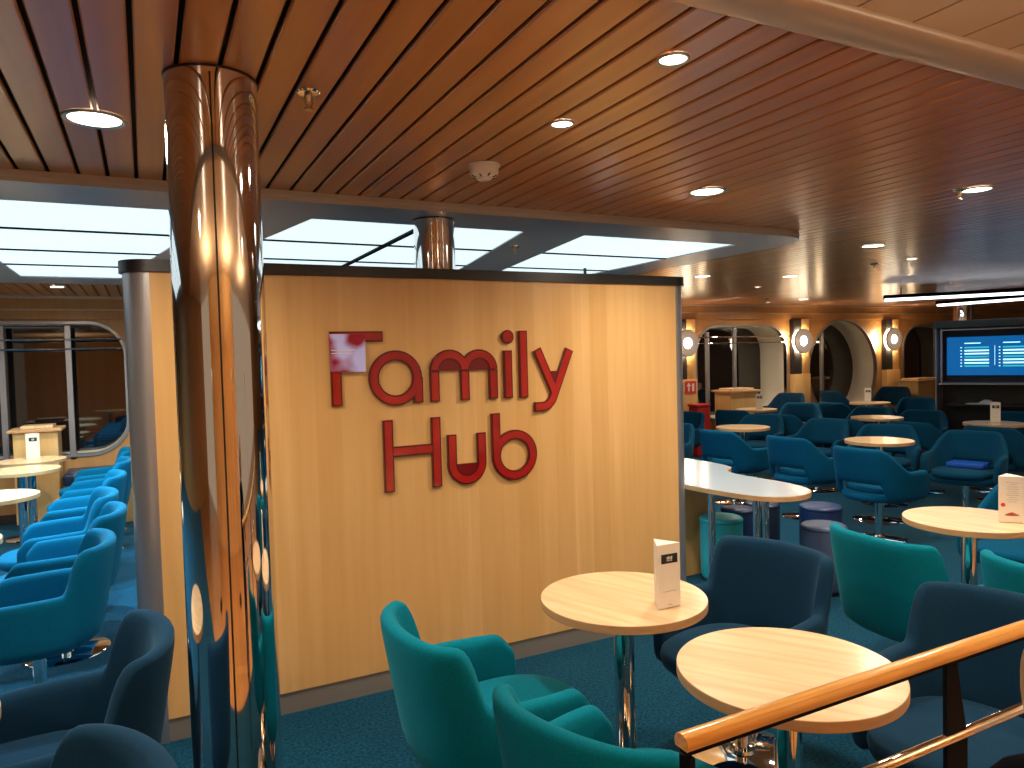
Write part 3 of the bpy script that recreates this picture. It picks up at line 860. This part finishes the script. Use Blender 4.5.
plate(bm, [(-.03, -.06), (.0, -.06), (.0, .02), (.03, .02), (-.015, .075), (-.06, .02), (-.03, .02)], -.005, -.003, 0)
box(bm, (.05, -.005, -.06), (.09, -.003, .06)); obj('symbol', bm, M['card'], sg)

# ---------------------------------------------------------------- television cabinet
ang = math.atan2(-.923, .384)                             # run of the glazed front
M['tv_fascia'] = mat('dark_green_grey_metal', (.045, .06, .062), .3, .5)
tv = thing('television_cabinet', 'black glazed cabinet with a lit blue television screen, cut by the right edge', 'cabinet', (9.257, 5.988, 0), ang)
CW, CD, CH = 2.25, .42, 1.914
obj('cabinet_back', bbox((.02, CD - .03, .0), (CW - .02, CD, CH - .06), 0), M['black'], tv)
for xx in (0, CW - .014):
    obj('side_frame', bbox((xx, 0, 0), (xx + .014, CD, CH - .095), .003), M['alu'], tv)
obj('top_fascia', bbox((-.02, -.02, CH - .094), (CW + .02, CD + .02, CH - .002), .004), M['tv_fascia'], tv)
obj('middle_shelf', bbox((.031, .02, 1.085), (CW - .031, CD - .031, 1.105), 0), M['alu'], tv)
obj('glass_frame', bbox((.06, .0, 1.106), (.078, .02, CH - .13), 0), M['alu'], tv)
obj('glass_frame', bbox((.06, .0, CH - .129), (CW - .031, .02, CH - .112), 0), M['alu'], tv)
obj('lower_shelf', bbox((.10, .10, .80), (1.25, CD - .031, .825), 0), M['black'], tv)
obj('bottom_panel', bbox((.031, .05, 0), (CW - .031, .08, .45), 0), M['black'], tv)
scr = obj('television_screen', bbox((.10, .20, 1.20), (1.14, .235, 1.70), .004), [M['screen'], M['black']], tv)
for q in range(2):
    bm = bmesh.new(); bm2 = bmesh.new()
    x0 = .30 + q * .42
    for i in range(7):
        z = 1.55 - i * .040
        box(bm if i % 3 else bm2, (x0, .196, z), (x0 + .27, .199, z + .020)); box(bm, (x0 - .045, .196, z + .004), (x0 - .028, .199, z + .016))
    box(bm, (x0, .196, 1.61), (x0 + .18, .199, 1.622)); box(bm, (x0 + .33, .196, 1.33), (x0 + .335, .199, 1.58))
    obj('screen_rows', bm, M['screen_text'], scr); obj('screen_rows', bm2, M['screen_text_b'], scr)
bm = bmesh.new(); box(bm, (.99, .196, 1.225), (1.12, .199, 1.245)); obj('screen_footer', bm, M['screen_text'], scr)
pp = thing('folded_papers', 'pale blue folded papers lying on the dark shelf below the television', 'papers', (0, 0, 0))
v = Matrix.Rotation(ang, 4, 'Z') @ Vector((.42, .21, .8255)); pp.location = (9.257 + v.x, 5.988 + v.y, v.z); pp.rotation_euler = (0, 0, ang)
bm = bmesh.new(); prism(bm, [(-.10, -.07), (.22, -.07), (.24, .06), (-.08, .07)], 0, .012); obj('sheet', bm, M['paper'], pp)
bm = bmesh.new()
plate(bm, [(.03, .0125), (.20, .0125), (.16, .055), (.10, .060), (.06, .035)], -.05, .05, 0); obj('folded_sheet', bm, M['paper'], pp)

# ---------------------------------------------------------------- linear pendant lights
def strip_light(a, b, label):
    a = Vector(a); b = Vector(b); d = b - a; L = d.length
    t = thing('linear_light', label, 'ceiling light', a, math.atan2(d.y, d.x), 'linear lights over the television area')
    obj('housing', bbox((0, -.07, 0), (L, .07, .045), .003), M['black_metal'], t)
    obj('diffuser', bbox((.015, -.058, -.030), (L - .015, .058, -.0005), .003), M['strip'], t)
    for x in (.2, L - .2):
        bm = bmesh.new(); tube(bm, [(x, 0, .0455), (x, 0, ZC - a.z)], .006, 8); obj('hanger', bm, M['black_metal'], t)
strip_light((8.53, 6.20, 2.215), (10.24, 4.02, 2.215), 'near linear ceiling light in front of the television cabinet')
strip_light((10.68, 6.86, 2.215), (10.75, 4.2, 2.215), 'farther linear ceiling light over the television cabinet')

# ---------------------------------------------------------------- ceiling fittings
def downlight(x, y, r, z, power, label, lens='lamp_warm', watts=None):
    t = thing('downlight', label, 'ceiling light', (x, y, z), 0, 'recessed ceiling downlights')
    o = obj('trim_ring', lathe(bmesh.new(), [(r * .80, .0), (r * .84, -.006), (r * .95, -.008), (r, -.004), (r, -.0005)], 40, close=False), M['steel'], t, True)
    obj('lens', lathed([(r * .82, -.003), (r * .82, -.0015)], 32), M[lens], t)
    L = bpy.data.lights.new('downlight_lamp', 'SPOT'); L.energy = power; L.color = (1, .86, .68); L.spot_size = math.radians(168); L.spot_blend = 1.; L.shadow_soft_size = r
    b = bpy.data.objects.new('lamp', L); COL.objects.link(b); b.parent = t; b.location = (0, 0, -.02)
    return t
Z = ZC - .0005
PWR = 95
downlight(-.105, 2.535, .088, Z, PWR, 'large lit downlight above the left aisle, left of the chrome column')
downlight(1.234, 1.483, .042, Z, 26, 'small bright downlight high up right of centre, nearest of the small ones')
downlight(1.235, 2.037, .040, Z, 26, 'small bright downlight near the smoke detector')
downlight(2.38, 2.636, .088, Z, PWR, 'large lit downlight in the middle of the wooden ceiling above the raft end')
downlight(3.62, 2.132, .075, Z, PWR, 'downlight beside a brass sprinkler near the right edge')
downlight(4.84, 3.60, .088, Z, PWR, 'large downlight right of the rounded raft end')
downlight(5.90, 4.02, .05, Z, 26, 'small downlight right of the hanging sprinkler')
downlight(4.98, 5.60, .088, Z, PWR, 'downlight in the reflection streak just right of the raft')
downlight(5.94, 5.37, .088, Z, 30, 'dim downlight between two bright ceiling streaks')
downlight(6.54, 6.40, .045, Z, 26, 'tiny downlight in the dark middle of the far ceiling')
downlight(8.9, 7.8, .09, Z, PWR, 'far downlight in front of the round window')
downlight(8.85, 8.45, .05, Z, 24, 'tiny downlight closest to the cornice over the arched window')
downlight(.9, 7.85, .07, Z, 80, 'added downlight above the left window hidden behind the partition')  # unseen, added to brighten the wall round the left window
downlight(-2.3, 7.85, .07, Z, 80, 'added downlight above the left window out of sight at the left')  # second unseen lamp added for the left window wall
downlight(-.69, 7.85, .07, Z, 95, 'downlight in the strip of ceiling beyond the raft above the left window')
downlight(2.6, .55, .088, ZC + .003, PWR, 'added large downlight in the pale ceiling out of sight over the handrail')  # unseen rear downlight, added for more light near the camera
downlight(-1.3, .6, .088, ZC + .003, PWR, 'added large downlight in the pale ceiling, unseen behind the left aisle')  # another unseen rear downlight added for brightness
downlight(7.6, 2.6, .088, Z, PWR, 'added large downlight, unseen beyond the right edge of the picture')  # unseen lamp added to light the right of the lounge

def uplighter(x, y, power, label):  # unseen lamps added only to brighten the wooden ceiling
    t = thing('added_uplight', label, 'fill lamp', (x, y, .0015), 0, 'added uplighters behind the viewer')
    obj('base', lathed([(.15, 0), (.15, .012), (.02, .022)], 32), M['black_metal'], t, 'auto')
    obj('pole', lathed([(.012, .0225), (.012, 1.45)], 14), M['chrome'], t, 'auto')
    obj('shade', lathe(bmesh.new(), [(.015, 1.4505), (.06, 1.47), (.14, 1.56), (.135, 1.56), (.055, 1.475), (.0, 1.46)], 32, close=False), M['white_plastic'], t, True)
    L = bpy.data.lights.new('ceiling_fill', 'SPOT'); L.energy = power; L.color = (1, .80, .58); L.spot_size = math.radians(172); L.spot_blend = 1.; L.shadow_soft_size = .05
    b = bpy.data.objects.new('lamp', L); COL.objects.link(b); b.parent = t; b.location = (0, 0, 1.57); b.rotation_euler = (PI, 0, 0)
uplighter(-1.5, -.7, 130, 'added black fill lamp lighting the ceiling, unseen behind the viewer at the left')
uplighter(1.1, -1.1, 150, 'added black fill lamp lighting the ceiling, unseen behind the viewer in the middle')
uplighter(3.6, -.8, 150, 'added black fill lamp lighting the ceiling, unseen behind the viewer at the right')

def sprinkler(x, y, z, label):
    t = thing('sprinkler_head', label, 'sprinkler', (x, y, z), 0, 'ceiling sprinklers')
    obj('rose', lathed([(.0, -.012), (.012, -.012), (.030, -.006), (.034, -.0005)], 28), M['chrome'], t, 'auto')
    bm = bmesh.new(); lathe(bm, [(.0, -.030), (.008, -.030), (.012, -.0125), (.0, -.0125)], 14)
    for s in (-1, 1): tube(bm, [(s * .010, 0, -.014), (s * .012, 0, -.030), (s * .004, 0, -.046)], .003, 6)
    obj('frame', bm, M['brass'], t, 'auto')
    obj('deflector', lathed([(0, -.050), (.013, -.050), (.013, -.0465), (0, -.0465)], 16), M['brass'], t, 'auto')
sprinkler(.436, 2.074, ZC, 'sprinkler head in the wooden ceiling just right of the chrome column')
sprinkler(3.545, 2.17, ZC, 'sprinkler head beside the downlight near the right edge')
sprinkler(5.90, 4.38, ZC, 'hanging sprinkler head right of the rounded raft end')
sprinkler(8.2, 7.85, ZC, 'distant sprinkler head above the pilaster left of the round window')
sprinkler(2.14, 4.15, RZ, 'sprinkler head in the grey strip between two luminous panels')
sd = thing('smoke_detector', 'round off-white smoke detector on the wooden ceiling above the partition', 'smoke detector', (1.213, 2.595, ZC))
obj('mount', lathed([(.060, -.012), (.062, -.0005)], 36), M['white_plastic'], sd, 'auto')
obj('housing', lathed([(0, -.058), (.026, -.058), (.030, -.050), (.046, -.046), (.055, -.036), (.058, -.0125), (0, -.0125)], 36), M['white_plastic'], sd, 'auto')
bm = bmesh.new()
for i in range(8):
    a = PI / 4 * i; tube(bm, [(.036 * math.cos(a), .036 * math.sin(a), -.0485), (.050 * math.cos(a), .050 * math.sin(a), -.0425)], .004, 6)
obj('vents', bm, M['black'], sd)

# ---------------------------------------------------------------- handrail
HY = .945
hr = thing('handrail', 'amber wooden handrail on black uprights with a steel lower bar, running off to the right', 'handrail', (0, 0, 0))
z = .946
bm = bmesh.new(); sec = [(-.017, -.006), (-.015, -.012), (.015, -.012), (.017, -.006), (.017, .002), (.012, .010), (.004, .013), (-.004, .013), (-.012, .010), (-.017, .002)]
A = [bm.verts.new((.778, HY + a, z + b)) for a, b in sec]; B = [bm.verts.new((3.6, HY + a, z + b)) for a, b in sec]
for i in range(len(sec)): bm.faces.new((A[i], A[(i + 1) % len(sec)], B[(i + 1) % len(sec)], B[i]))
bm.faces.new(A); bm.faces.new(B[::-1])
obj('rail', bm, M['rail_wood'], hr, 'auto')
obj('rail_flat', bbox((.783, HY - .010, z - .0225), (3.6, HY + .010, z - .0125), 0), M['black_metal'], hr)
obj('upright', bbox((.784, HY - .013, 0), (.797, HY + .013, z - .027), 0), M['black_metal'], hr)
bm = bmesh.new()
w0, w1 = .018, .036
pv = [(1.49, z - .0275), (1.525, z - .0275), (1.56, z - .20), (1.56, z - .30), (1.525, z - .42), (1.525, 0), (1.49, 0)]
plate(bm, pv, HY - .005, HY + .005, 0); obj('upright', bm, M['black_metal'], hr)
bm = bmesh.new(); tube(bm, [(.797, HY, .758), (3.6, HY, .758)], .011, 14); obj('lower_bar', bm, M['chrome'], hr, True)

# ---------------------------------------------------------------- person at the right edge
pe = thing('person', 'person in a dark jacket with brown hair, cut by the lower right edge', 'person', (1.070, .462, 0), math.radians(-117))
pe.scale = (.90, .90, .90)
def skin_body():
    V = [(0, -.02, .70), (0, -.05, .86), (0, -.125, 1.00), (0, -.105, 1.13), (0, -.02, 1.17), (0, .02, 1.24),
         (-.12, 0, 1.08), (-.165, .02, .93), (-.14, .12, .83), (-.12, .19, .86),
         (.12, 0, 1.08), (.165, .02, .93), (.15, .12, .83), (.13, .19, .86),
         (-.075, 0, .62), (-.08, .01, .36), (-.08, -.01, .07), (-.08, .09, .03),
         (.075, 0, .62), (.08, .01, .36), (.08, -.01, .07), (.08, .09, .03)]
    E = [(0, 1), (1, 2), (2, 3), (3, 4), (4, 5), (3, 6), (6, 7), (7, 8), (8, 9), (3, 10), (10, 11), (11, 12), (12, 13), (0, 14), (14, 15), (15, 16), (16, 17), (0, 18), (18, 19), (19, 20), (20, 21)]
    Rr = [.110, .110, .125, .100, .042, .05, .052, .042, .034, .026, .052, .042, .034, .026, .072, .052, .036, .03, .072, .052, .036, .03]
    me = bpy.data.meshes.new('body'); me.from_pydata(V, E, [])
    o = bpy.data.objects.new('body', me); COL.objects.link(o)
    sk = o.modifiers.new('skin', 'SKIN'); o.modifiers.new('sub', 'SUBSURF').levels = 2
    for d, r in zip(me.skin_vertices[0].data, Rr): d.radius = (r, r * .85)
    me.skin_vertices[0].data[0].use_root = True
    dg = bpy.context.evaluated_depsgraph_get(); m2 = bpy.data.meshes.new_from_object(o.evaluated_get(dg))
    bpy.data.objects.remove(o); return m2
bmh = bmesh.new()
bmesh.ops.create_uvsphere(bmh, u_segments=28, v_segments=20, radius=1.)
for v in bmh.verts:
    x, y, zz = v.co
    jaw = 1 - .22 * max(0, -zz); v.co = (x * .070 * jaw, y * .088 * jaw + .015, zz * .105)
    if y > .8 and abs(x) < .25 and -.35 < zz < .15: v.co.y += .016                 # nose
    if y > .6 and .2 < abs(x) < .55 and .0 < zz < .3: v.co.y -= .006                # eye sockets
me = skin_body(); me.materials.append(M['jacket']); me.materials.append(M['trousers']); me.materials.append(M['skin'])
for p in me.polygons:
    p.use_smooth = True
    c = p.center
    if c.z < .74: p.material_index = 1
    if c.z > 1.16 or c.y > .165: p.material_index = 2
bo = bpy.data.objects.new('body', me); COL.objects.link(bo); bo.parent = pe
bmesh.ops.translate(bmh, verts=bmh.verts[:], vec=(0, .0, 1.30)); obj('head', bmh, M['skin'], pe, True)
for s in (-1, 1):
    bm = bmesh.new(); bmesh.ops.create_uvsphere(bm, u_segments=12, v_segments=8, radius=1.)
    for v in bm.verts: v.co = (v.co.x * .010 + s * .072, v.co.y * .018 + .01, v.co.z * .03 + 1.295)
    obj('ear', bm, M['skin'], pe, True)
    bm = bmesh.new(); bmesh.ops.create_uvsphere(bm, u_segments=12, v_segments=8, radius=.010)
    bmesh.ops.translate(bm, verts=bm.verts[:], vec=(s * .027, .092, 1.318)); obj('eye', bm, M['card'], pe, True)
    for k in range(4):                                    # fingers, then the thumb
        bm = bmesh.new(); bx_ = s * .125 + (k - 1.5) * .013; ln = (.038, .046, .044, .034)[k]
        tube(bm, [(bx_, .205, .872), (bx_, .205 + ln * .6, .878), (bx_, .205 + ln, .862)], [.0065, .006, .0048], 8); obj('finger', bm, M['skin'], pe, True)
    bm = bmesh.new(); tube(bm, [(s * .125 - s * .026, .19, .866), (s * .125 - s * .042, .212, .868), (s * .125 - s * .044, .232, .862)], [.0075, .007, .0055], 8); obj('thumb', bm, M['skin'], pe, True)
bm = bmesh.new(); bmesh.ops.create_uvsphere(bm, u_segments=40, v_segments=24, radius=1.)
for v in bm.verts:
    x, y, zz = v.co; low = max(0, -zz)
    rr = 1 + .05 * math.sin(14 * math.atan2(y, x)) * (low + .2)
    v.co = (x * .088 * rr * (1 + .1 * low), min(y, .35) * .105 * rr - .01, zz * (.105 if zz > 0 else .17) + 1.300)
obj('hair', bm, M['hair'], pe, True)

# ---------------------------------------------------------------- camera
f = 725.0
dX = Vector((1947 - 512, -(319 - 384), -f)).normalized()
dY = Vector((145 - 512, -(366 - 384), -f)).normalized()
dY = (dY - dX * dX.dot(dY)).normalized(); dZ = dX.cross(dY)
Rm = Matrix((dX, dY, dZ))
cam = bpy.data.cameras.new('camera'); co = bpy.data.objects.new('camera', cam); COL.objects.link(co)
cam.sensor_width = 36; cam.lens = f * 36 / 1024; cam.clip_start = .05
mw = Rm.to_4x4(); mw.translation = (0, 0, H); co.matrix_world = mw
S.camera = co

# ---------------------------------------------------------------- light of the rest of the lounge, exposure
wd = bpy.data.worlds.new('world'); S.world = wd; wd.use_nodes = True
wd.node_tree.nodes['Background'].inputs[0].default_value = (.60, .42, .28, 1)
wd.node_tree.nodes['Background'].inputs[1].default_value = .45
S.view_settings.view_transform = 'Standard'; S.view_settings.look = 'None'
S.view_settings.gamma = 1; S.view_settings.use_curve_mapping = False
S.view_settings.exposure = 0.35
